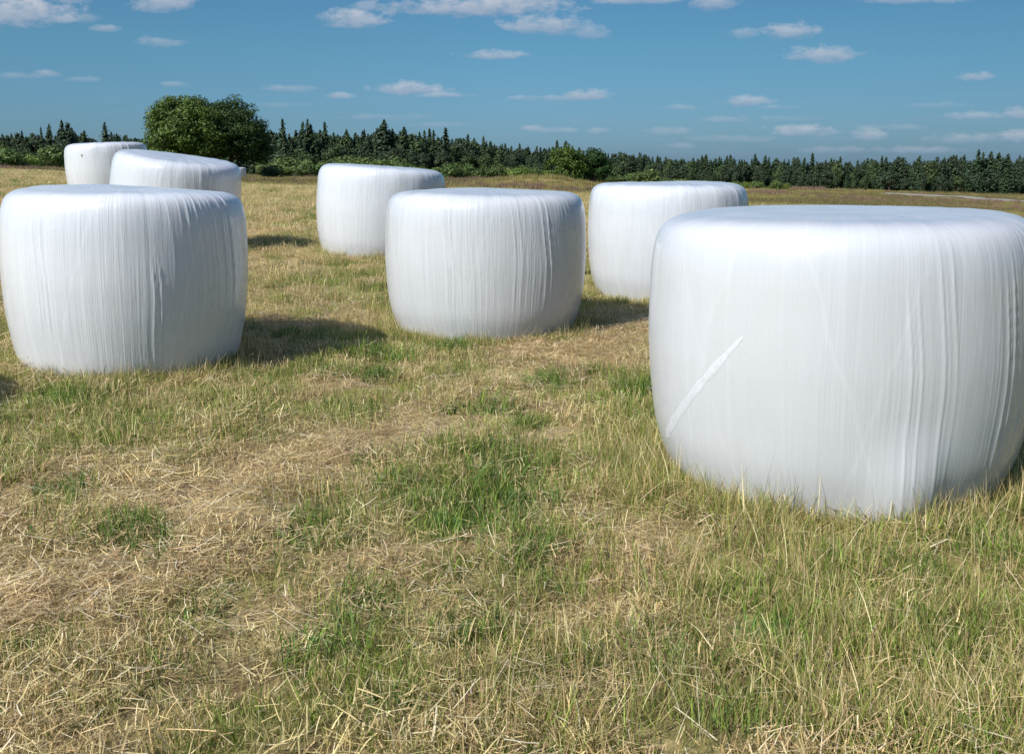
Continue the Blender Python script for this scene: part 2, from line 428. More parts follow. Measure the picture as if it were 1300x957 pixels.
for sd in range(4):
    s = sd * 100
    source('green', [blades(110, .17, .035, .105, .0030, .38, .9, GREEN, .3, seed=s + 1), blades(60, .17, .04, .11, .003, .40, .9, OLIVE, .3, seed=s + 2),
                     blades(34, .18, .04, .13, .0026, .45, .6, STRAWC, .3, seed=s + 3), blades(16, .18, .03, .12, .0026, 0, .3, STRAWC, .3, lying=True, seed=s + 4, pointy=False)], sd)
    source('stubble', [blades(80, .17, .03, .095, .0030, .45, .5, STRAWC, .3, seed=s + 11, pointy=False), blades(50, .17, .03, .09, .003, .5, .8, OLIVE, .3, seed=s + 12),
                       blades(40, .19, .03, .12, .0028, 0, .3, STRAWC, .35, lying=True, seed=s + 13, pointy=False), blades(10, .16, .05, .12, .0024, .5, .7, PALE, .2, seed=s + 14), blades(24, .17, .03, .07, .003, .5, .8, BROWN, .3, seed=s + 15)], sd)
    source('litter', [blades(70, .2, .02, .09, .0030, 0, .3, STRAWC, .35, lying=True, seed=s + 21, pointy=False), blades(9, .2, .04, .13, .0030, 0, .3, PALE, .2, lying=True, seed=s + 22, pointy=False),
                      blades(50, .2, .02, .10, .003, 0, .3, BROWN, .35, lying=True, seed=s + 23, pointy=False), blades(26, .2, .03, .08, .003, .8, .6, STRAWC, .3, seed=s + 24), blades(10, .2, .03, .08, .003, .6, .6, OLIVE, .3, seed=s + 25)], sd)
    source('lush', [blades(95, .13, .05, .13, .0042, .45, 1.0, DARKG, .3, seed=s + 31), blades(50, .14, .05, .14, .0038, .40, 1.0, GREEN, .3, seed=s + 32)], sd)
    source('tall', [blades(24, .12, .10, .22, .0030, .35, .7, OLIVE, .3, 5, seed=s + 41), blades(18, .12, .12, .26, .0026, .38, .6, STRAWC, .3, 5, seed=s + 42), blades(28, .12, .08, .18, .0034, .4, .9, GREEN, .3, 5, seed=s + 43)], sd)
    # long flattened stalks
    source('stalk', [blades(2, .12, .18, .34, .0034, 1.0, .3, PALE, .2, 6, seed=s + 51), blades(3, .1, .14, .36, .0036, 0, .2, PALE, .2, 6, lying=True, seed=s + 52, pointy=False)], sd)
    # small broad leaves: clover and plantain
    source('herb', [blades(46, .11, .03, .075, .011, .75, 1.3, [(.07, .14, .03), (.10, .17, .04), (.12, .2, .05)], .25, 3, seed=s + 61)], sd)

def scatter(name, srcs, P, yaw, tilt, scale, label, cat):
    """one object; geometry nodes put a clump on every point"""
    n = len(P)
    col = bpy.data.collections.new(name + '_clumps')
    for i, o in enumerate(srcs):
        c = bpy.data.objects.new('%s_clump_%02d' % (name, i), o.data); col.objects.link(c)
    me = bpy.data.meshes.new(name)
    me.vertices.add(n); me.vertices.foreach_set('co', np.asarray(P, np.float32).ravel())
    rot = np.zeros((n, 3), np.float32); rot[:, 0] = tilt[:, 0]; rot[:, 1] = tilt[:, 1]; rot[:, 2] = yaw
    a = me.attributes.new('rot', 'FLOAT_VECTOR', 'POINT'); a.data.foreach_set('vector', rot.ravel())
    a = me.attributes.new('scl', 'FLOAT', 'POINT'); a.data.foreach_set('value', np.asarray(scale, np.float32))
    a = me.attributes.new('idx', 'INT', 'POINT'); a.data.foreach_set('value', rng.integers(0, len(srcs), n).astype(np.int32))
    o = obj(name, me)
    ng = bpy.data.node_groups.new(name, 'GeometryNodeTree')
    ng.interface.new_socket('Geometry', in_out='INPUT', socket_type='NodeSocketGeometry')
    ng.interface.new_socket('Geometry', in_out='OUTPUT', socket_type='NodeSocketGeometry')
    gi = ng.nodes.new('NodeGroupInput'); go = ng.nodes.new('NodeGroupOutput')
    ip = ng.nodes.new('GeometryNodeInstanceOnPoints'); ip.inputs['Pick Instance'].default_value = True
    ci = ng.nodes.new('GeometryNodeCollectionInfo'); ci.inputs['Collection'].default_value = col
    ci.inputs['Separate Children'].default_value = True; ci.inputs['Reset Children'].default_value = True
    def na(nm, t):
        q = ng.nodes.new('GeometryNodeInputNamedAttribute'); q.data_type = t; q.inputs['Name'].default_value = nm; return q.outputs['Attribute']
    ng.links.new(gi.outputs[0], ip.inputs['Points']); ng.links.new(ci.outputs[0], ip.inputs['Instance'])
    er = ng.nodes.new('FunctionNodeEulerToRotation'); ng.links.new(na('rot', 'FLOAT_VECTOR'), er.inputs[0])
    ng.links.new(er.outputs[0], ip.inputs['Rotation']); ng.links.new(na('scl', 'FLOAT'), ip.inputs['Scale']); ng.links.new(na('idx', 'INT'), ip.inputs['Instance Index'])
    ng.links.new(ip.outputs[0], go.inputs[0])
    md = o.modifiers.new('scatter', 'NODES'); md.node_group = ng
    tag(o, label, cat, kind='stuff')
    return o

# ------------------------------------------------------------------ bales
#      key   px   width  py_base_near  tilt_x(right down +) tilt_y(away down +) extra
BALES = []
def bale_mesh(seed, Rm, H, mat, pleats=(), squash=.0, base_f=.86, lobes=1.0, plk=1.0, nth=300, skirt=()):
    r = np.random.default_rng(seed)
    # profile (s along the surface): bottom -> side -> rim -> top centre
    prof = [(0, .0), (.45, 0), (.74, 0), (base_f - .035, .006), (base_f, .03), (base_f + .035, .08), (.952, .2), (.982, .34), (.997, .48), (1.0, .58), (.996, .70), (.988, .81), (.975, .88), (.953, .93), (.918, .963), (.86, .985), (.78, .996), (.67, 1.0), (.5, 1.006), (.3, 1.004), (.12, 1.0), (0, .998)]
    prof = np.array(prof); t = np.linspace(0, len(prof) - 1, 200)
    # Catmull-Rom
    i = np.clip(t.astype(int), 0, len(prof) - 2); f = (t - i)[:, None]
    g = lambda k: prof[np.clip(i + k, 0, len(prof) - 1)]
    P = .5 * ((2 * g(0)) + (-g(-1) + g(1)) * f + (2 * g(-1) - 5 * g(0) + 4 * g(1) - g(2)) * f ** 2 + (-g(-1) + 3 * g(0) - 3 * g(1) + g(2)) * f ** 3)
    keep = (P[:, 0] > -1e-6); P = P[keep]
    nr = len(P); th = np.linspace(0, 2 * np.pi, nth, endpoint=False)
    Rr = P[:, 0][:, None] * np.ones(nth)[None]; Z = P[:, 1][:, None] * np.ones(nth)[None]
    def per(k0, k1, n):
        s = 0
        for _ in range(n):
            k = r.integers(k0, k1); s = s + np.cos(k * th + r.uniform(0, 6.28)) * r.uniform(.4, 1)
        return s / n
    side = (sstep(.55, .9, P[:, 0]) * 1.0)[:, None]
    up = sstep(.3, 1.0, P[:, 1])[:, None]
    # big soft shape changes with height
    big = np.zeros((nr, nth))
    for _ in range(5):
        k = r.integers(1, 5); ph = r.uniform(0, 6.28); w = r.uniform(-2.5, 2.5)
        big += np.cos(k * th[None] + ph + w * P[:, 1][:, None]) * r.uniform(.3, 1) / k
    big *= .014 * lobes
    # pleats, mostly gathered at the shoulder, dying out lower down
    mid = per(9, 24, 6); fine = per(34, 75, 10)
    env = .5 + .5 * per(1, 5, 3)
    sh = np.exp(-((P[:, 1] - .93) / .12) ** 2)[:, None] * side
    pl = (mid[None] * .010 + fine[None] * .006 * env[None]) * (sh + .22 * side) * plk
    # folds that run on over the top, radial
    pl2 = (mid[None] * .010 + fine[None] * .004 * env[None]) * plk
    topm = (sstep(.93, 1.0, P[:, 1]) * np.clip(P[:, 0] * 1.3 - .15, 0, 1) * (1 - sstep(.8, .95, P[:, 0])))[:, None]
    for (th0, w, amp, z0, z1, freq) in pleats:      # local bundles of vertical pleats
        d = (th - R(th0) + np.pi) % (2 * np.pi) - np.pi
        e = np.exp(-(d / R(w)) ** 2)
        dd = d[None] + (P[:, 1][:, None] - .5) * .05 + .012 * np.sin(P[:, 1][:, None] * 9 + 3 * d[None])
        q = (1 - np.abs(np.sin(dd * freq * .5))) ** 2.5 * (.5 + .5 * np.sin(dd * freq * .21 + 1)) + .5 * (1 - np.abs(np.sin(dd * freq * .83 + 1))) ** 3 * (.5 + .5 * np.sin(dd * freq * .37))
        ev = (sstep(z0 - .12, z0 + .05, P[:, 1]) * (1 - sstep(z1 - .1, z1 + .15, P[:, 1])))[:, None] * side
        pl = pl + ev * (e[None] * q * amp)
    for (th0, w, amp) in skirt:                     # loose film gathered near the ground
        d = (th - R(th0) + np.pi) % (2 * np.pi) - np.pi
        Rr = Rr + (np.exp(-(d / R(w)) ** 2))[None] * (amp * (1 - sstep(.02, .40, P[:, 1])) * sstep(.4, .8, P[:, 0]))[:, None]
    Rr = Rr * (1 + big * sstep(.2, .8, P[:, 0])[:, None]) + pl
    Zt = pl2 * topm + (per(1, 4, 3)[None] * .016 * lobes) * up * np.clip(P[:, 0] * 1.2, 0, 1)[:, None]
    X = Rr * Rm * np.cos(th)[None]; Y = Rr * Rm * np.sin(th)[None]; Zz = Z * H + Zt * H
    Zz += squash * H * up * (X / Rm)
    V = np.stack([X, Y, Zz], -1).reshape(-1, 3)
    a = np.arange(nr - 1)[:, None]; b = np.arange(nth)[None]; b2 = (b + 1) % nth
    Fq = np.stack([a * nth + b + 0 * a, a * nth + b2, (a + 1) * nth + b2, (a + 1) * nth + b], -1).reshape(-1, 4)
    me = mesh_np('wrapped_bale', V, Fq, mat, True)
    return me, (P, Rr, Zz)

RB, HB = .865, 1.245
def place_bale(px, py_near, width, label, seed, tilt=(0, 0), H=HB, Rm=RB, mat=None, group='white wrapped round bales', sink=.03, Y=None, **kw):
    """px: column of the middle, py_near: row of the near base edge; a distance Y overrides the row"""
    if Y is None:
        gx, gy = ground_at(px, py_near)
        d = math.hypot(gx, gy); k = (d + Rm * .86) / d
        x, y = gx * k, gy * k
    else:
        x, y = at_depth(px, Y), Y
    me, shape = bale_mesh(seed, Rm, H, mat or MAT_FILM, **kw)
    o = obj('wrapped_bale', me)
    o.location = (x, y, T(x, y) - sink)
    o.rotation_euler = (R(tilt[1]), R(tilt[0]), 0)
    tag(o, label, 'bale', group)
    BALES.append((x, y, Rm))
    return o, shape

MAT_FILM_B = film_mat('white_stretch_film_sun_lift', (.74, .775, .82), 0, .42, .7)  # lighter copy of the film; makes up for weak sun on the near-left bale
# front right
g_bale, g_shape = place_bale(1048, 660, 478, 'largest and nearest white bale at the right, film gathered to a point at its foot', 11,
    tilt=(-.8, .5), nth=900, pleats=((-89, 5, .0045, .0, .75, 130), (-80, 4, .005, .1, .9, 100), (-58, 5, .006, .1, .8, 120), (-48, 8, .007, .3, .9, 100), (-38, 18, .009, .65, 1.0, 60)), skirt=((-88, 9, .075), (-80, 5, .02)), Rm=.852, H=1.24, lobes=.5, plk=.3, mat=MAT_FILM_T)
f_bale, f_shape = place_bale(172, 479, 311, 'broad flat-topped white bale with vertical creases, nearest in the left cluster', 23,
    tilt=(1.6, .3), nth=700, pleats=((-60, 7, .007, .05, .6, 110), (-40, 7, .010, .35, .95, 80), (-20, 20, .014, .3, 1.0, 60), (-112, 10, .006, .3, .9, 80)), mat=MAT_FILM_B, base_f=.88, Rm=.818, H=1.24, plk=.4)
d_bale, d_shape = place_bale(617, 438, 250, 'greyer streaked white bale standing alone in the middle of the field', 37, tilt=(.3, .4), mat=MAT_FILM_G,
    nth=700, pleats=((-55, 25, .006, .3, 1.0, 100), (-110, 20, .005, .3, 1.0, 100)), Rm=.87, H=1.24, plk=.55)
e_bale, e_shape = place_bale(845, 385, 196, 'white bale partly hidden behind the left edge of the nearest bale', 41, tilt=(-.2, .3), pleats=((-40, 18, .012, .6, 1.0, 48),), plk=.7)
c_bale, c_shape = place_bale(481, 330, 157, 'white bale partly hidden behind the left edge of the greyer middle bale', 53, tilt=(3.8, .3), pleats=((-30, 22, .010, .5, 1.0, 55),), plk=.7)
b_bale, b_shape = place_bale(213, 300, 165, 'tilted white bale sloping down to the right directly behind the nearest left bale', 67, tilt=(8.5, 2.5), Y=13.5, pleats=((-50, 30, .010, .5, 1.0, 52),), sink=.0, plk=.8, Rm=.84)
a_bale, a_shape = place_bale(139, 300, 105, 'rearmost of the three clustered white bales at left, small dark tear near its top', 71, tilt=(-1.5, .5), Y=21.0, pleats=((-45, 25, .014, .5, 1.0, 34),), Rm=.82)
h_bale, h_shape = place_bale(302, 228, 12, 'tiny distant white bale in front of the foot of the big round trees', 83, Y=104, nth=90)
place_bale(-580, 0, 0, 'white bale just outside the left edge beside the nearest left bale', 91, Y=4.9)
place_bale(-230, 0, 0, 'white bale outside the left edge farther back up the field', 97, Y=12.6)

def on_side(bale, shape, Rm, th_deg, zf):
    P, Rr, Zz = shape; nth = Rr.shape[1]
    lo = int(np.argmax(P[:, 0] > .7)); hi = len(P) - int(np.argmax(P[::-1, 0] > .8)) - 1
    zs = np.maximum.accumulate(P[lo:hi, 1])
    fi = lo + float(np.interp(zf, zs, np.arange(len(zs)))); i = min(int(fi), len(P) - 2); fz = fi - i
    fj = (th_deg % 360) / 360 * nth; j = int(fj) % nth; ft = fj - int(fj); j2 = (j + 1) % nth
    def bl(A): return (A[i, j] * (1 - ft) + A[i, j2] * ft) * (1 - fz) + (A[i + 1, j] * (1 - ft) + A[i + 1, j2] * ft) * fz
    r = bl(Rr) * Rm; t = R(th_deg)
    return np.array([r * math.cos(t), r * math.sin(t), bl(Zz)])

def ribbon(bale, shape, Rm, path, w0, mat, name, label=None, lift=.0012, n=70):
    """film band lying on the bale side; path of (theta, height fraction)"""
    m = len(path) - 1; tt = np.linspace(0, m, n)
    co = np.polyfit(range(m + 1), [p[0] for p in path], 3); cz = np.polyfit(range(m + 1), [p[1] for p in path], 3)
    th = np.polyval(co, tt); zf = np.polyval(cz, tt)
    V = []; rows = 9
    for i in range(n):
        t = i / (n - 1); w = w0 * (.7 + .3 * t) * min(1, i / 20 + .35) * (1 + .12 * math.sin(i * .5)) * min(1, (n - 1 - i) / 8 + .45)
        for j in range(rows):
            f = j / (rows - 1) - .5
            p = on_side(bale, shape, Rm, th[i] + math.degrees(f * w * .67 / Rm), max(.03, zf[i] - f * w * .6))
            u = np.array([p[0], p[1], 0]); u /= np.linalg.norm(u)
            V.append(p + u * (lift * (1 - (2 * f) ** 4) + .0005))
    F_ = [(i * rows + j, i * rows + j + 1, (i + 1) * rows + j + 1, (i + 1) * rows + j) for i in range(n - 1) for j in range(rows - 1)]
    o = obj(name, mesh_np(name, V, F_, mat, True), bale)
    if label: o['label'] = label
    return o
ribbon(g_bale, g_shape, .852, [(-132, .63), (-139, .55), (-144, .47), (-151, .38), (-158, .315), (-163, .25), (-169, .19)], .046, MAT_TAIL, 'film_overlap', 'diagonal overlapping band of white film')
def patch(bale, shape, Rm, th, z, a, b, mat, name, label):
    p0 = on_side(bale, shape, Rm, th, z); u = np.array([math.cos(R(th)), math.sin(R(th)), 0]); s = np.array([-u[1], u[0], 0]); k = np.array([0, 0, 1.])
    V = [p0 + u * .006]; n = 12
    for i in range(n):
        t = i / n * 6.283; rr = 1 + .3 * math.sin(3 * t + 1)
        V.append(p0 + u * .0035 + s * a * rr * math.cos(t) + k * b * rr * math.sin(t))
    me = mesh_np(name, V, [(0, 1 + i, 1 + (i + 1) % n) for i in range(n)], mat, True)
    o = obj(name, me, bale); o['label'] = label
patch(a_bale, a_shape, .82, -103, .80, .022, .032, MAT_HAY, 'tear', 'small dark tear in the film')
patch(e_bale, e_shape, RB, -98, .30, .09, .012, MAT_TAIL, 'repair_tape', 'short white strip of tape')

# ------------------------------------------------------------------ grass scatter
def in_view(x, y, m=1.28, side=1.0):
    return (np.abs(x) < y * .53 * m + side) & (y > .2)
def pts_band(y0, y1, dens):
    w = y1 * .68 + 1.2
    n = int(dens * (y1 - y0) * 2 * w)
    x = rng.uniform(-w, w, n); y = rng.uniform(y0, y1, n)
    k = in_view(x, y); return x[k], y[k]
def off_bales(x, y, m=.0):
    k = np.ones(len(x), bool)
    for bx, by, br in BALES: k &= (x - bx) ** 2 + (y - by) ** 2 > (br * .86 + m) ** 2
    return k

def field_scatter():
    xs = []; ys = []
    for y0, y1, dn in ((1.6, 5, 85), (5, 9, 66), (9, 16, 40), (16, 28, 22), (28, 45, 10), (45, 68, 5)):
        x, y = pts_band(y0, y1, dn); xs.append(x); ys.append(y)
    x = np.concatenate(xs); y = np.concatenate(ys)
    k = off_bales(x, y) & (y < edge_y(x, y) + 1); x = x[k]; y = y[k]
    g, s, l = cover(x, y); n = len(x); u = rng.uniform(0, 1, n); v = rng.uniform(0, 1, n)
    kind = np.full(n, 'stubble', dtype='<U8')
    kind[u < g * .95] = 'green'
    kind[(v < s * 1.05)] = 'litter'
    kind[(rng.uniform(0, 1, n) < l * .9) & (l > .3)] = 'lush'
    kind[(rng.uniform(0, 1, n) < .02)] = 'herb'
    drop = (kind != 'litter') & (rng.uniform(0, 1, n) < .16 + .25 * s)
    near = np.interp(np.hypot(x, y), [2, 20, 60], [1, 1.25, 2.2])
    for kd, lab in (('green', 'fresh green and olive grass growing back through the stubble'), ('stubble', 'short dry straw-coloured stubble of the mown field'),
                    ('litter', 'loose cut straw lying on the ground'), ('lush', 'dark green tufts of lush grass between the bales'), ('herb', 'small broad-leaved weeds among the stubble')):
        m = (kind == kd) & ~drop; k = int(m.sum())
        P = np.stack([x[m], y[m], terrain(x[m], y[m]) - .004], 1)
        tall = .65 + .75 * fbm(x[m] * 1.1, y[m] * 1.1, 120, 3)
        if kd in ('litter',): tall = np.ones(k)
        tl = rng.normal(0, .10, (k, 2))
        scatter({'green': 'grass', 'stubble': 'stubble', 'litter': 'straw_litter', 'lush': 'lush_grass', 'herb': 'weeds'}[kd], SRC[kd], P, rng.uniform(0, 6.283, k), tl, rng.uniform(.75, 1.2, k) * tall * near[m], lab, 'grass')
    # long stalks lying and leaning
    x, y = pts_band(2, 12, 1.8); k = off_bales(x, y, .1); x = x[k]; y = y[k]; n = len(x)
    scatter('straw_stalks', SRC['stalk'], np.stack([x, y, terrain(x, y)], 1), rng.uniform(0, 6.283, n), rng.normal(0, .15, (n, 2)), rng.uniform(.5, 1.0, n), 'pale long straw stalks lying over the grass', 'straw')
    # uncut fringe around each bale's foot
    px, py = [], []
    for i, (bx, by, br) in enumerate(BALES):
        if by > 30: continue
        for _ in range(260 if by < 6 else 120):
            a = rng.uniform(0, 6.283); rr = br * .88 + abs(rng.normal(0, .13)) + .02
            px.append(bx + math.cos(a) * rr); py.append(by + math.sin(a) * rr)
    cx, cy = ground_at(820, 615)
    for _ in range(46): px.append(cx + rng.normal(0, .17)); py.append(cy + rng.normal(0, .2))
    for _ in range(190):   # the rougher right-hand foreground
        a, b = ground_at(rng.uniform(620, 1400), rng.uniform(690, 960)); px.append(a); py.append(b)
    x = np.array(px); y = np.array(py); k = off_bales(x, y, .03); x = x[k]; y = y[k]; n = len(x)
    scatter('tall_grass', SRC['tall'], np.stack([x, y, terrain(x, y)], 1), rng.uniform(0, 6.283, n), rng.normal(0, .12, (n, 2)), rng.uniform(.35, .95, n) * np.where((x > .4) & (x < 2.6) & (y < 5.5) & (y > 3.2), 1.25, 1.0), 'longer uncut grass around the feet of the bales', 'grass')
field_scatter()

# ------------------------------------------------------------------ meadow weeds beyond the mown edge
for sd in range(3):
    s = 700 + sd * 50
    V, F_, C = join([blades(60, .8, .35, .75, .030, .25, .6, [(.16, .17, .05), (.13, .15, .045), (.22, .19, .08)], .3, 3, seed=s), blades(30, .8, .4, .85, .025, .2, .4, [(.30, .22, .11), (.26, .18, .09)], .3, 3, seed=s + 1)])
    SRC.setdefault('meadow', []).append(obj('meadow', mesh_np('meadow', V, F_, MAT_WEED, True, C), link=False))
    V, F_, C = join([blades(50, .7, .4, .8, .030, .2, .6, [(.13, .16, .05)], .3, 3, seed=s + 2), blades(45, .7, .7, 1.15, .045, .12, .2, [(.25, .14, .13), (.24, .16, .11), (.28, .20, .12)], .3, 3, seed=s + 3)])
    SRC.setdefault('fireweed', []).append(obj('fireweed', mesh_np('fireweed', V, F_, MAT_WEED, True, C), link=False))
    V, F_, C = join([blades(60, .8, .4, .8, .030, .2, .5, [(.40, .34, .14), (.34, .29, .11), (.26, .25, .08)], .3, 3, seed=s + 4)])
    SRC.setdefault('drygrass', []).append(obj('drygrass', mesh_np('drygrass', V, F_, MAT_WEED, True, C), link=False))

def meadow():
    n = 52000
    lr = rng.uniform(math.log(38), math.log(330), n); s = rng.uniform(-.62, .62, n)
    y = np.exp(lr); x = s * y
    k = y > edge_y(x, y) + rng.normal(0, .6, n); x = x[k]; y = y[k]; s = s[k]
    rp = np.array(ROADP); rp = rp[np.argsort(rp[:, 0] / rp[:, 1])]; sr = rp[:, 0] / rp[:, 1]
    yr = np.interp(x / y, sr, rp[:, 1], left=1e9, right=1e9); k = ~((y < yr + 5) & (y > yr - 26)) | (x / y < sr[0]); x = x[k]; y = y[k]; s = s[k]
    n1 = fbm(x * .10, y * .05, 91, 4); n2 = fbm(x * .05 + 4, y * .03, 92, 3)
    kind = np.zeros(len(x), int)
    kind[(rng.uniform(0, 1, len(x)) < sstep(.5, .62, n1))] = 2
    kind[(rng.uniform(0, 1, len(x)) < .2 * sstep(.62, .74, n2))] = 1
    edge = (y < edge_y(x, y) + 9) & (s < .15)
    kind[edge & (rng.uniform(0, 1, len(x)) < .05)] = 1
    mound = ((x - 2.6) / 5) ** 2 + ((y - 70) / 4) ** 2 < 1.6
    kind[mound] = 2
    # purple patches
    for (px, py, w) in ((1020, 241, 26), (975, 247, 22), (830, 233, 20)):
        a, b = ground_at(px, py); kind[(np.abs(x / y - a / b) < w / 1264) & (np.abs(y - b) < b * .12)] = 1
    for i, (nm, lab, cat) in enumerate((('meadow_grass', 'rough olive green meadow beyond the mown field', 'grass'), ('fireweed', 'brownish purple seeding weeds in the rough meadow', 'weeds'), ('dry_grass', 'pale dry uncut grass on the mound and the meadow', 'grass'))):
        m = kind == i; k = int(m.sum())
        P = np.stack([x[m], y[m], terrain(x[m], y[m]) - .05], 1)
        sc = rng.uniform(.5, 1.0, k) * np.interp(y[m], [40, 100, 300], [.55, .9, 1.5]) * (.8 if i != 1 else .85)
        scatter(nm, SRC[['meadow', 'fireweed', 'drygrass'][i]], P, rng.uniform(0, 6.283, k), rng.normal(0, .05, (k, 2)), sc, lab, cat)
meadow()

# ------------------------------------------------------------------ trees
def tube(p0, p1, r0, r1, n=6, bend=0, rg=None):
    p0 = np.array(p0, float); p1 = np.array(p1, float); k = 5
    d = p1 - p0; L_ = np.linalg.norm(d); d /= L_
    a = np.cross(d, [0, 0, 1.] if abs(d[2]) < .9 else [1., 0, 0]); a /= np.linalg.norm(a); b = np.cross(d, a)
    V = []; 
    for i in range(k + 1):
        t = i / k; c = p0 + (p1 - p0) * t + a * bend * math.sin(t * math.pi) * L_; r = r0 + (r1 - r0) * t
        for j in range(n): V.append(c + (a * math.cos(j / n * 6.283) + b * math.sin(j / n * 6.283)) * r)
    F_ = [(i * n + j, i * n + (j + 1) % n, (i + 1) * n + (j + 1) % n, (i + 1) * n + j) for i in range(k) for j in range(n)]
    return np.array(V), np.array(F_), np.zeros((len(V), 3)) + .1

def leaf_quads(C, size, out, r, cols, var=.3):
    n = len(C)
    nrm = out + r.normal(0, .8, (n, 3)); nrm /= np.linalg.norm(nrm, axis=1)[:, None]
    t = np.cross(nrm, r.normal(0, 1, (n, 3))); t /= np.linalg.norm(t, axis=1)[:, None] + 1e-9
    b = np.cross(nrm, t)
    s = (size * r.uniform(.6, 1.4, n))[:, None]
    V = np.stack([C - t * s, C - b * s * .55 + nrm * s * .1, C + t * s, C + b * s * .55 + nrm * s * .1], 1).reshape(-1, 3)
    F_ = np.arange(n * 4).reshape(n, 4)
    cols = np.array(cols); c = cols[r.integers(0, len(cols), n)] * (1 + r.uniform(-var, var, (n, 1)))
    return V, F_, np.repeat(c, 4, 0)

def broadleaf(seed, H, rx, rz, cz, nclump, nleaf, lsize, cols, crad=.9, trunk_r=.28, flat_bottom=.0):
    r = np.random.default_rng(seed)
    ph = r.uniform(0, 6.28, 6)
    parts = []; tips = []
    for i in range(nclump):
        v = r.normal(0, 1, 3); v /= np.linalg.norm(v)
        if v[2] < -.55: v[2] *= -.5
        az = math.atan2(v[1], v[0])
        lump = 1 + .05 * math.sin(3 * az + ph[0]) + .06 * math.sin(5 * az + 2 * v[2] + ph[1]) + .05 * math.sin(4 * v[2] + 2 * az + ph[2])
        q = r.uniform(.55, 1.0) ** .5 * lump if r.random() < .8 else r.uniform(.3, .7)
        c = np.array([v[0] * rx * q, v[1] * rx * q, cz + v[2] * rz * q])
        cr = crad * r.uniform(.6, 1.25); tips.append(c)
        n = int(nleaf * (cr / crad) ** 2)
        w = r.normal(0, 1, (n, 3)); w /= np.linalg.norm(w, axis=1)[:, None]
        P = c + w * cr * (r.uniform(.25, 1, (n, 1)) ** .5) * np.array([1.1, 1.1, .8])
        tint = r.uniform(.8, 1.25)
        parts.append(leaf_quads(P, lsize, w + v * .5 + np.array([0, 0, .5]), r, np.array(cols) * tint))
    crown = join(parts)
    tr = [tube((0, 0, -.2), (0.1, 0, cz), trunk_r, trunk_r * .5, 8, .03)]
    for i in r.permutation(len(tips))[:min(16, len(tips))]:
        z0 = r.uniform(.25, .95) * cz
        tr.append(tube((0, 0, z0), tips[i] * .9 + np.array([0, 0, z0]) * .1, trunk_r * .35, trunk_r * .08, 5, r.uniform(-.08, .08)))
    return crown, join(tr)

def conifer(seed, H, rad, cols, pine=False):
    r = np.random.default_rng(seed); C = []; OUT = []; S = []
    Vs = []; Cs = []
    nw = int(H * 3.2)
    lean = r.uniform(.85, 1.15)
    for k in range(nw):
        t = (k + .5) / nw; z = H * (.06 + .93 * t)
        Lr = rad * ((1 - t) ** .75 * (.85 + .2 * math.sin(k * 1.9)) + .03)
        if pine: Lr = rad * max(.1, math.sin(min(1, (t + .05)) * math.pi * .95) ** .5) * (.5 if t < .3 else 1) * .8
        nb = max(5, int(7 + 9 * (1 - t)))
        for b in range(nb):
            a = r.uniform(0, 6.283); L_ = Lr * r.uniform(.6, 1.2)
            m = max(2, int(L_ / .35))
            for q in range(m):
                f = (q + r.uniform(.3, 1)) / m
                droop = -.35 * f * L_ * (1 - t * .8) + .1 * L_ * f * f
                p = np.array([math.cos(a) * L_ * f, math.sin(a) * L_ * f, z + droop + r.normal(0, .08)])
                wd = .20 + .30 * (1 - f) * min(1, L_)
                side = np.array([-math.sin(a), math.cos(a), 0]); fw = np.array([math.cos(a), math.sin(a), -.35 + r.normal(0, .25)])
                up = np.array([0, 0, 1.]); th = r.normal(0, .5)
                s2 = side * math.cos(th) + up * math.sin(th)
                ll = .30 * r.uniform(.7, 1.4)
                Vs += [p - s2 * wd - fw * .05, p + up * .04 - fw * ll * .5, p + s2 * wd - fw * .05, p + fw * ll - up * .10]
                cc = np.array(cols[r.integers(0, len(cols))]) * r.uniform(.7, 1.3); Cs += [cc] * 4
    # leader
    for q in range(5):
        a = q * 1.3; p = np.array([0, 0, H * (.955 + .01 * q)]); s = np.array([math.cos(a), math.sin(a), 0]) * .11
        Vs += [p - s, p - np.array([0, 0, .4]), p + s, p + np.array([0, 0, .35])]; Cs += [np.array(cols[0])] * 4
    V = np.array(Vs); return (V, np.arange(len(V)).reshape(-1, 4), np.array(Cs)), tube((0, 0, -.3), (0, 0, H * .95), .16, .03, 6, .01)

SPR = [(.036, .064, .029), (.046, .078, .034), (.029, .052, .026), (.056, .088, .036)]
PIN = [(.052, .082, .044), (.064, .096, .048), (.044, .070, .038)]
BIR = [(.070, .112, .042), (.085, .13, .050), (.060, .095, .038)]
WIL = [(.10, .15, .045), (.125, .175, .05), (.085, .13, .038)]
OAK = [(.060, .115, .020), (.078, .138, .024), (.048, .095, .017), (.10, .155, .03)]
ASH = [(.045, .090, .020), (.058, .105, .024), (.036, .075, .018)]

def tree_root(name, crown, trunk, leafmat, label, cat, group=None):
    e = bpy.data.objects.new(name, None); COL.objects.link(e); e.empty_display_size = .5
    tag(e, label, cat, group)
    obj('crown', mesh_np('crown', *crown[:2], leafmat, False, crown[2]), e)
    obj('trunk', mesh_np('trunk', *trunk[:2], MAT_BARK, True), e)
    return e

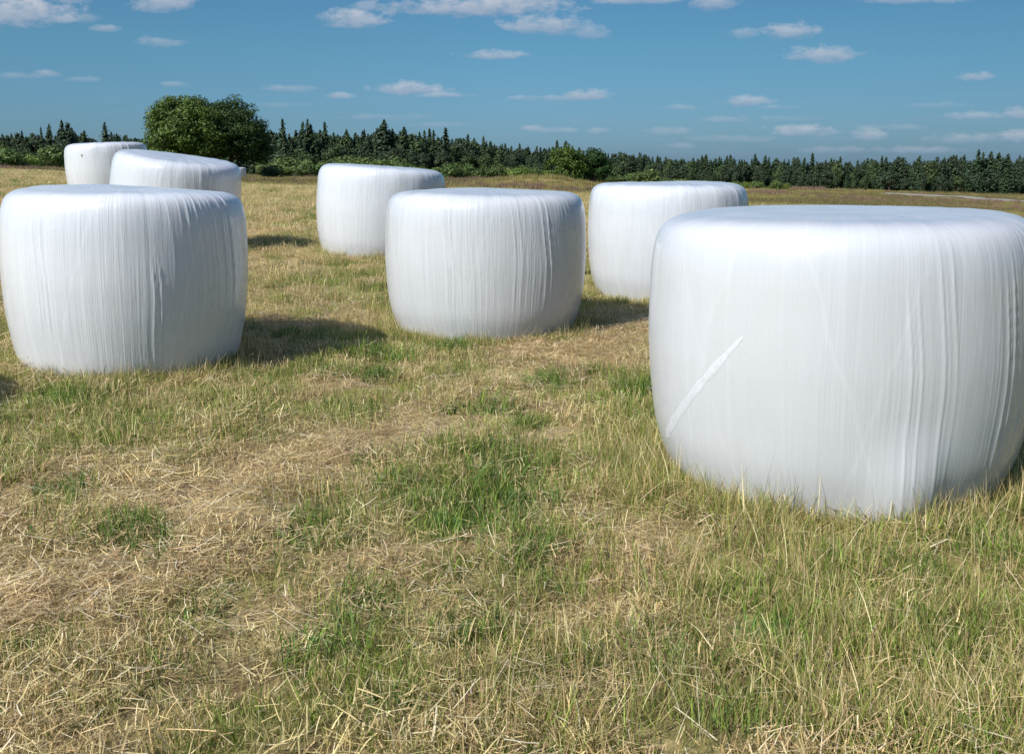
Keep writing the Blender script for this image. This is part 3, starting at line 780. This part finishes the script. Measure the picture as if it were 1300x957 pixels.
# the big pair
def put(e, px, Y, dz=0, s=1.0, rz=0):
    x = at_depth(px, Y); e.location = (x, Y, T(x, Y) + dz); e.scale = (s, s, s); e.rotation_euler.z = rz
c, t = broadleaf(5, 10, 4.7, 4.6, 4.8, 380, 150, .15, OAK, .95, .35)
put(tree_root('broadleaf_tree', c, t, MAT_LEAF, 'big round green broadleaf tree, lighter left one of the touching pair behind the bales', 'tree'), 241, 122)
c, t = broadleaf(9, 10, 4.7, 4.6, 4.8, 380, 150, .14, ASH, .95, .32)
put(tree_root('broadleaf_tree', c, t, MAT_LEAF, 'big dark green broadleaf tree, darker right one of the touching pair behind the bales', 'tree'), 293, 126)
# the mid pair
c, t = broadleaf(15, 5, 2.5, 2.75, 2.6, 100, 110, .14, OAK, .75, .15)
put(tree_root('broadleaf_tree', c, t, MAT_LEAF, 'small round bright green tree behind the mound, left one of two standing together', 'tree'), 719, 138)
c, t = broadleaf(18, 5, 1.7, 2.4, 2.3, 80, 110, .13, [(.038, .075, .018), (.045, .088, .02)], .7, .14)
put(tree_root('broadleaf_tree', c, t, MAT_LEAF, 'small upright dark green tree behind the mound, right one of two standing together', 'tree'), 753, 140, 0, 1.12)

# forest: prototypes
protos = {}
for i in range(5):
    c, t = conifer(100 + i, 12, [2.7, 3.3, 2.3, 3.0, 3.5][i], SPR); protos.setdefault('spruce', []).append((c, t))
for i in range(3):
    c, t = conifer(120 + i, 11, 2.1 + .2 * i, PIN, pine=True); protos.setdefault('pine', []).append((c, t))
for i in range(3):
    c, t = broadleaf(130 + i, 10, 2.0, 4.2, 5.0, 70, 60, .26, BIR if i else PIN, 1.0, .14); protos.setdefault('birch', []).append((c, t))
for i in range(4):
    c, t = broadleaf(140 + i, 3, 1.5, 1.3, 1.2, 26, 70, .15, [WIL, [(.10, .15, .04), (.12, .17, .05)], WIL, [(.12, .18, .035), (.15, .20, .04)]][i], .6, .06); protos.setdefault('shrub', []).append((c, t))
MESH = {}
for k, v in protos.items():
    for c, t in v:
        MESH.setdefault(k, []).append((mesh_np('crown', *c[:2], MAT_NEEDLE if k in ('spruce', 'pine') else MAT_LEAF, False, c[2]), mesh_np('trunk', *t[:2], MAT_BARK, True)))

ZONES = [(-400, 88, 'at the left end beside the clustered bales'), (88, 195, 'above the rearmost clustered bale at left'), (195, 345, 'behind the big broadleaf tree pair'),
         (345, 480, 'just right of the big broadleaf tree pair'), (480, 600, 'above the left half of the middle bale'), (600, 695, 'just left of the two small round trees'),
         (695, 775, 'behind the two small round trees'), (775, 945, 'above the bale beside the nearest one'), (945, 1120, 'above the left half of the nearest bale'), (1120, 1700, 'at the right end above the gravel track')]
NAMEK = {'spruce': ('spruce_tree', 'dark pointed forest spruce ', 'spruce'), 'pine': ('pine_tree', 'rounder-topped forest pine ', 'pine'),
         'birch': ('birch_tree', 'paler leafy forest tree ', 'birch'), 'shrub': ('shrub', 'low light green shrub ', 'shrub')}
FIRST = {}
def forest_tree(kind, px, Y, s, sx=1.0, label=None):
    i = random.randrange(len(MESH[kind])); key = (kind, i)
    x = at_depth(px, Y)
    nm, lab, cat = NAMEK[kind]
    if key not in FIRST:
        e = bpy.data.objects.new(nm, None); COL.objects.link(e)
        obj('crown', MESH[kind][i][0], e); obj('trunk', MESH[kind][i][1], e); FIRST[key] = e
    else: e = copy_tree(FIRST[key])
    z = [q for a, b, q in ZONES if a <= px < b][0]
    tag(e, label or lab + z, cat, {'spruce': 'spruces', 'pine': 'pines', 'birch': 'leafy trees', 'shrub': 'shrubs'}[kind] + ' ' + z)
    e.location = (x, Y, T(x, Y) - .1); e.scale = (s * sx, s * sx, s); e.rotation_euler.z = random.uniform(0, 6.28)
    return e

def row_to_height(px, Y, py_top):
    x = at_depth(px, Y); d = ray(px, py_top); return CAM_H + d[2] / d[1] * Y - T(x, Y)
def forest_Y(px): return float(np.interp(px, [-150, 0, 200, 380, 520, 650, 950, 1300, 1500], [250, 250, 255, 235, 255, 290, 340, 330, 320]))
def top_row(px): return float(np.interp(px, [-150, 0, 30, 70, 90, 110, 130, 150, 165, 190, 350, 380, 410, 460, 500, 530, 570, 640, 700, 760, 850, 950, 1050, 1150, 1250, 1300, 1500],
                                       [172, 170, 166, 172, 160, 170, 175, 165, 170, 175, 165, 165, 164, 167, 164, 170, 174, 181, 186, 191, 196, 199, 202, 200, 198, 198, 196]))
H0 = {'spruce': 12.0, 'pine': 11.0, 'birch': 9.6, 'shrub': 2.7}
# individually recognisable tall spruces (photo columns and tip rows)
for px, top, lab in ((83, 152, 'tallest dark spruce left of the rearmost clustered bale'), (67, 157, 'second tall dark spruce, left neighbour of the tallest one at the left end'), (137, 155, 'tall spruce tip just above the rearmost clustered bale'),
                     (361, 150, 'tall dark spruce nearest the right side of the big tree pair'), (414, 154, 'tall narrow spruce rising above the bale behind the middle one'), (396, 160, 'slightly lower spruce just left of the tall narrow one above the half-hidden bale')):
    Y = forest_Y(px) - 6; h = row_to_height(px, Y, top); forest_tree('spruce', px, Y, h / H0['spruce'], random.uniform(.8, .95), lab)
cnt = {'spruce': 6, 'pine': 0, 'birch': 0, 'shrub': 0}
px = -60.0
while px < 1370:
    Y = forest_Y(px) + random.uniform(-7, 9); 
    u = random.random(); right = px > 800
    kind = 'spruce' if u < (.70 if not right else .50) else ('pine' if u < (.86 if not right else .82) else 'birch')
    top = top_row(px) + 7 * math.sin(px * .043 + 2 * math.sin(px * .017)) * (.8 if px < 600 else .5) + (random.gauss(3, 4.5) if random.random() < .85 else random.uniform(-9, -2)) * (1 if px < 600 else .7) + (0 if kind == 'spruce' else 5)
    h = row_to_height(px, Y, top)
    forest_tree(kind, px, Y, h / H0[kind], random.uniform(.7, 1.3)); cnt[kind] += 1
    px += random.uniform(3.6, 6.4)
# second and lower front row: younger mixed trees
px = -60.0
while px < 1370:
    Y = forest_Y(px) - random.uniform(9, 18)
    u = random.random(); kind = 'birch' if u < (.5 if px < 760 else .22) else ('pine' if u < .75 else 'spruce')
    top = top_row(px) + random.uniform(12, 26)
    if not (195 < px < 335):
        forest_tree(kind, px, Y, row_to_height(px, Y, top) / H0[kind], random.uniform(1.0, 1.35)); cnt[kind] += 1
    px += random.uniform(7, 15)
# shrubs
px = -60.0
while px < 1000:
    if not (200 < px < 335):
        Y = forest_Y(px) * random.uniform(.62, .90)
        hh = random.uniform(.8, 1.5) * (1.15 if 340 < px < 520 or px < 100 else (.8 if px < 700 else .62))
        forest_tree('shrub', px, Y, hh, random.uniform(1.0, 1.5)); cnt['shrub'] += 1
    px += random.uniform(4.5, 10)
for px, Y, s in ((820, 200, 1.3), (12, 120, .9), (2, 130, 1.1), (30, 150, 1.0), (590, 220, 1.4), (345, 130, .7), (385, 150, .8)):
    forest_tree('shrub', px, Y, s, 1.4); cnt['shrub'] += 1
print('forest counts', cnt)

# the depth of the wood behind its edge: one mass
def wood():
    srcs = []
    for k in ('spruce', 'pine', 'birch'):
        for c, t in MESH[k]: srcs.append(bpy.data.objects.new('w', c))
    n = 2600; pxs = rng.uniform(-250, 1560, n); dep = rng.uniform(9, 75, n)
    Y = np.array([forest_Y(p) for p in pxs]) + dep; x = (pxs - CX) / F_PX * Y * .986
    z = terrain(x, Y)
    h = np.array([row_to_height(p, q, top_row(p) + 7 + random.gauss(0, 4)) for p, q in zip(pxs, Y)]) / 12
    scatter('forest', srcs, np.stack([x, Y, z - .2], 1), rng.uniform(0, 6.28, n), np.zeros((n, 2)), np.clip(h, .6, 1.5), 'depth of the mixed forest behind its front trees', 'forest')
wood()

# ------------------------------------------------------------------ sun and sky
sun_from = Vector((-.745, -.667, 0)).normalized(); EL = R(42)
sd = Vector((sun_from.x * math.cos(EL), sun_from.y * math.cos(EL), math.sin(EL)))
sl = bpy.data.lights.new('sun', 'SUN'); sl.energy = 4.0; sl.angle = R(.53); sl.color = (1.0, .95, .88)
so = bpy.data.objects.new('sun', sl); COL.objects.link(so); so.rotation_euler = (-sd).to_track_quat('-Z', 'Y').to_euler(); so.location = (-20, -20, 30)

W = bpy.data.worlds.new('World'); SC.world = W; W.use_nodes = True
nt = W.node_tree; nt.nodes.clear(); L = nt.links.new
sky = N(nt, 'ShaderNodeTexSky', sky_type='NISHITA', sun_disc=False, sun_elevation=EL, sun_rotation=math.atan2(sd.x, sd.y), air_density=1.0, dust_density=.6, ozone_density=2.0, altitude=100)
tc = N(nt, 'ShaderNodeTexCoord'); sp = N(nt, 'ShaderNodeSeparateXYZ'); L(tc.outputs['Generated'], sp.inputs[0])
yy = M(nt, 'MAXIMUM', sp.outputs[1], .05)
u_ = M(nt, 'DIVIDE', sp.outputs[0], yy); v_ = M(nt, 'DIVIDE', sp.outputs[2], yy)
uv = N(nt, 'ShaderNodeCombineXYZ'); L(u_, uv.inputs[0]); L(v_, uv.inputs[1])
uvs = N(nt, 'ShaderNodeVectorMath', operation='MULTIPLY'); L(uv.outputs[0], uvs.inputs[0]); uvs.inputs[1].default_value = (58, 120, 0)
n1 = N(nt, 'ShaderNodeTexNoise', inp={'Scale': 1.0, 'Detail': 6.0, 'Roughness': .62}); L(uvs.outputs[0], n1.inputs['Vector'])
nz = M(nt, 'MULTIPLY_ADD', n1.outputs[0], 2.6, -1.3)
#  photo column, row, half width, half height, strength
CL = [(25, 20, 72, 22, 1), (80, 26, 18, 7, .8), (135, 38, 18, 5, .45), (85, 2, 28, 8, .6), (205, 6, 42, 14, .9), (105, 25, 20, 8, .3), (62, 95, 18, 5, .55), (25, 98, 35, 4, .25), (108, 102, 24, 4, .25), (205, 56, 30, 7, .35), (222, 109, 16, 4, .25),
      (450, 28, 42, 13, .85), (470, 12, 25, 8, .5), (610, 12, 105, 15, 1), (660, 4, 60, 14, .9), (690, 36, 52, 13, .75), (745, 44, 28, 10, .4), (630, 72, 42, 6, .7), (520, 116, 46, 9, .8), (560, 122, 40, 4, .5), (430, 123, 20, 5, .6), (365, 114, 34, 5, .3), (745, 123, 30, 8, .8), (700, 126, 55, 4, .35),
      (810, 2, 60, 6, .7), (905, 5, 32, 12, .8), (945, 45, 20, 7, .35), (1003, 44, 34, 11, .7), (1045, 73, 46, 11, .7), (1085, 70, 16, 4, .3), (948, 131, 30, 8, .8), (985, 137, 25, 3, .4), (1240, 99, 24, 6, .55), (1150, 2, 60, 6, .5),
      (860, 138, 28, 4, .35), (920, 153, 34, 5, .45), (1020, 169, 40, 8, .85), (1105, 174, 22, 9, .7), (1135, 163, 40, 5, .3), (1238, 149, 40, 6, .65), (1292, 146, 20, 8, .8), (1292, 175, 22, 9, .9), (1230, 178, 50, 7, .45), (675, 165, 14, 5, .6), (705, 167, 26, 4, .45), (850, 168, 32, 6, .35), (760, 168, 16, 5, .4), (865, 186, 20, 5, .4),
      (1160, 192, 60, 5, .4), (1060, 192, 40, 5, .3), (930, 178, 60, 5, .25), (560, 160, 40, 4, .2), (490, 150, 60, 4, .2), (1190, 135, 40, 4, .2), (360, 135, 30, 4, .2), (1000, 152, 40, 4, .2)]
cg = bpy.data.node_groups.new('one_cloud', 'ShaderNodeTree')
for nm, ty in (('uv', 'NodeSocketVector'), ('noise', 'NodeSocketFloat'), ('scale', 'NodeSocketVector'), ('offset', 'NodeSocketVector'), ('weight', 'NodeSocketFloat'), ('tot', 'NodeSocketFloat'), ('lit', 'NodeSocketFloat')):
    cg.interface.new_socket(nm, in_out='INPUT', socket_type=ty)
for nm in ('tot', 'lit'): cg.interface.new_socket(nm, in_out='OUTPUT', socket_type='NodeSocketFloat')
gi = cg.nodes.new('NodeGroupInput'); go = cg.nodes.new('NodeGroupOutput'); GL = cg.links.new
m_ = N(cg, 'ShaderNodeVectorMath', operation='MULTIPLY_ADD'); GL(gi.outputs['uv'], m_.inputs[0]); GL(gi.outputs['scale'], m_.inputs[1]); GL(gi.outputs['offset'], m_.inputs[2])
ln = N(cg, 'ShaderNodeVectorMath', operation='LENGTH'); GL(m_.outputs[0], ln.inputs[0])
sy = N(cg, 'ShaderNodeSeparateXYZ'); GL(m_.outputs[0], sy.inputs[0])
e = M(cg, 'SUBTRACT', 1.0, ln.outputs['Value'])
e = M(cg, 'SUBTRACT', e, M(cg, 'MULTIPLY', M(cg, 'MAXIMUM', M(cg, 'MULTIPLY', sy.outputs[1], -1.0), 0.0), .9))
e = M(cg, 'ADD', e, M(cg, 'MULTIPLY', gi.outputs['noise'], .72))
e = M(cg, 'MULTIPLY', M(cg, 'MULTIPLY', e, 1.5, clamp=True), gi.outputs['weight'])
li = M(cg, 'MULTIPLY', e, M(cg, 'ADD', M(cg, 'MULTIPLY_ADD', sy.outputs[1], .9, .36), M(cg, 'MULTIPLY', gi.outputs['noise'], .4), clamp=True))
GL(M(cg, 'MAXIMUM', e, gi.outputs['tot']), go.inputs[0]); GL(M(cg, 'MAXIMUM', li, gi.outputs['lit']), go.inputs[1])
def cloud_set(items):
    tot = None; lit = None
    for u0, v0, a, b, w in items:
        g = nt.nodes.new('ShaderNodeGroup'); g.node_tree = cg
        g.inputs['scale'].default_value = (1 / a, 1 / b, 0); g.inputs['offset'].default_value = (-u0 / a, -v0 / b, 0); g.inputs['weight'].default_value = w
        L(uv.outputs[0], g.inputs['uv']); L(nz, g.inputs['noise'])
        if tot is not None: L(tot, g.inputs['tot']); L(lit, g.inputs['lit'])
        tot, lit = g.outputs[0], g.outputs[1]
    return tot, lit
ITEMS = []
for px, py, a, b, w in CL:
    d = ray(px, py); ITEMS.append((d[0] / d[1], d[2] / d[1], a / F_PX * 1.2, b / F_PX * 1.35, w * (1 if py < 130 else .75)))
# polarised, deep clear blue low in the north; paler towards the zenith and the sun
tnt = mixc(nt, M(nt, 'MULTIPLY_ADD', sp.outputs[2], 2.5, -.75, clamp=True), (.19, .35, .445), (.90, .93, 1.02))
tnt = mixc(nt, M(nt, 'MULTIPLY_ADD', sp.outputs[2], 9.0, 0.0, clamp=True), mixc(nt, 1.0, tnt, (.93, .86, 1.18), 'MULTIPLY'), tnt)
east = M(nt, 'SUBTRACT', 1.0, M(nt, 'MULTIPLY', M(nt, 'MAXIMUM', sp.outputs[0], 0.0), .45))
base = mixc(nt, 1.0, mixc(nt, 1.0, sky.outputs[0], tnt, 'MULTIPLY'), east, 'MULTIPLY')
bg0 = N(nt, 'ShaderNodeBackground', inp={'Strength': .125}); L(base, bg0.inputs[0])
us2 = N(nt, 'ShaderNodeVectorMath', operation='MULTIPLY'); L(uv.outputs[0], us2.inputs[0]); us2.inputs[1].default_value = (11, 130, 0)
n2 = N(nt, 'ShaderNodeTexNoise', inp={'Scale': 1.0, 'Detail': 4.0, 'Roughness': .6}); L(us2.outputs[0], n2.inputs['Vector'])
veil = M(nt, 'MULTIPLY', M(nt, 'MULTIPLY_ADD', n2.outputs[0], 3.0, -1.4, clamp=True), M(nt, 'MULTIPLY_ADD', v_, -9.0, .85, clamp=True))
c1 = mixc(nt, M(nt, 'MULTIPLY', veil, .30), base, (1.6, 2.2, 2.95))
def sector(items):
    bg = N(nt, 'ShaderNodeBackground', inp={'Strength': .125})
    if items:
        tot, lit = cloud_set(items)
        ratio = M(nt, 'DIVIDE', lit, M(nt, 'MAXIMUM', tot, .01), clamp=True)
        ccol = mixc(nt, ratio, (1.35, 1.95, 2.75), (3.1, 3.3, 3.7))
        L(mixc(nt, M(nt, 'MULTIPLY', M(nt, 'POWER', tot, .8), .88, clamp=True), c1, ccol), bg.inputs[0])
    else: L(c1, bg.inputs[0])
    return bg.outputs[0]
def split(items, lo, hi, axis, depth):
    if depth == 0 or len(items) <= 6: return sector(items)
    q = 0 if axis == 'u' else 1
    mid = (lo[q] + hi[q]) / 2
    A = [i for i in items if i[q] - i[2 + q] * 1.6 < mid]; B = [i for i in items if i[q] + i[2 + q] * 1.6 > mid]
    hiA = list(hi); hiA[q] = mid; loB = list(lo); loB[q] = mid
    nx = 'v' if axis == 'u' and depth % 3 == 0 else 'u'
    mx = N(nt, 'ShaderNodeMixShader')
    L(M(nt, 'GREATER_THAN', u_ if q == 0 else v_, mid), mx.inputs[0])
    L(split(A, lo, hiA, nx, depth - 1), mx.inputs[1]); L(split(B, loB, hi, nx, depth - 1), mx.inputs[2])
    return mx.outputs[0]
cl = split(ITEMS, [-.58, 0.0], [.58, .17], 'u', 5)
band = M(nt, 'MULTIPLY', M(nt, 'GREATER_THAN', sp.outputs[1], .3), M(nt, 'LESS_THAN', v_, .26))
band = M(nt, 'MULTIPLY', band, M(nt, 'MULTIPLY', M(nt, 'GREATER_THAN', v_, -.03), M(nt, 'LESS_THAN', M(nt, 'ABSOLUTE', u_), .85)))
mx = N(nt, 'ShaderNodeMixShader'); L(band, mx.inputs[0]); L(bg0.outputs[0], mx.inputs[1]); L(cl, mx.inputs[2])
wo = N(nt, 'ShaderNodeOutputWorld'); L(mx.outputs[0], wo.inputs[0])

# ------------------------------------------------------------------ camera and render
cam = bpy.data.cameras.new('camera'); co = bpy.data.objects.new('camera', cam); COL.objects.link(co)
cam.sensor_width = 36; cam.sensor_fit = 'HORIZONTAL'; cam.lens = F_PX / 1300 * 36
cam.shift_y = -(478.5 - CY) / 1300
cam.clip_end = 12000; cam.clip_start = .05
co.location = (0, 0, CAM_H); co.rotation_euler = (math.pi / 2 - PITCH, 0, 0)
SC.camera = co
vs = SC.view_settings; vs.view_transform = 'Standard'; vs.look = 'None'; vs.exposure = .52; vs.gamma = 1
SC.render.resolution_x = 1024; SC.render.resolution_y = 753
SC.cycles.max_bounces = 6; SC.cycles.diffuse_bounces = 3; SC.cycles.glossy_bounces = 2; SC.cycles.transmission_bounces = 3
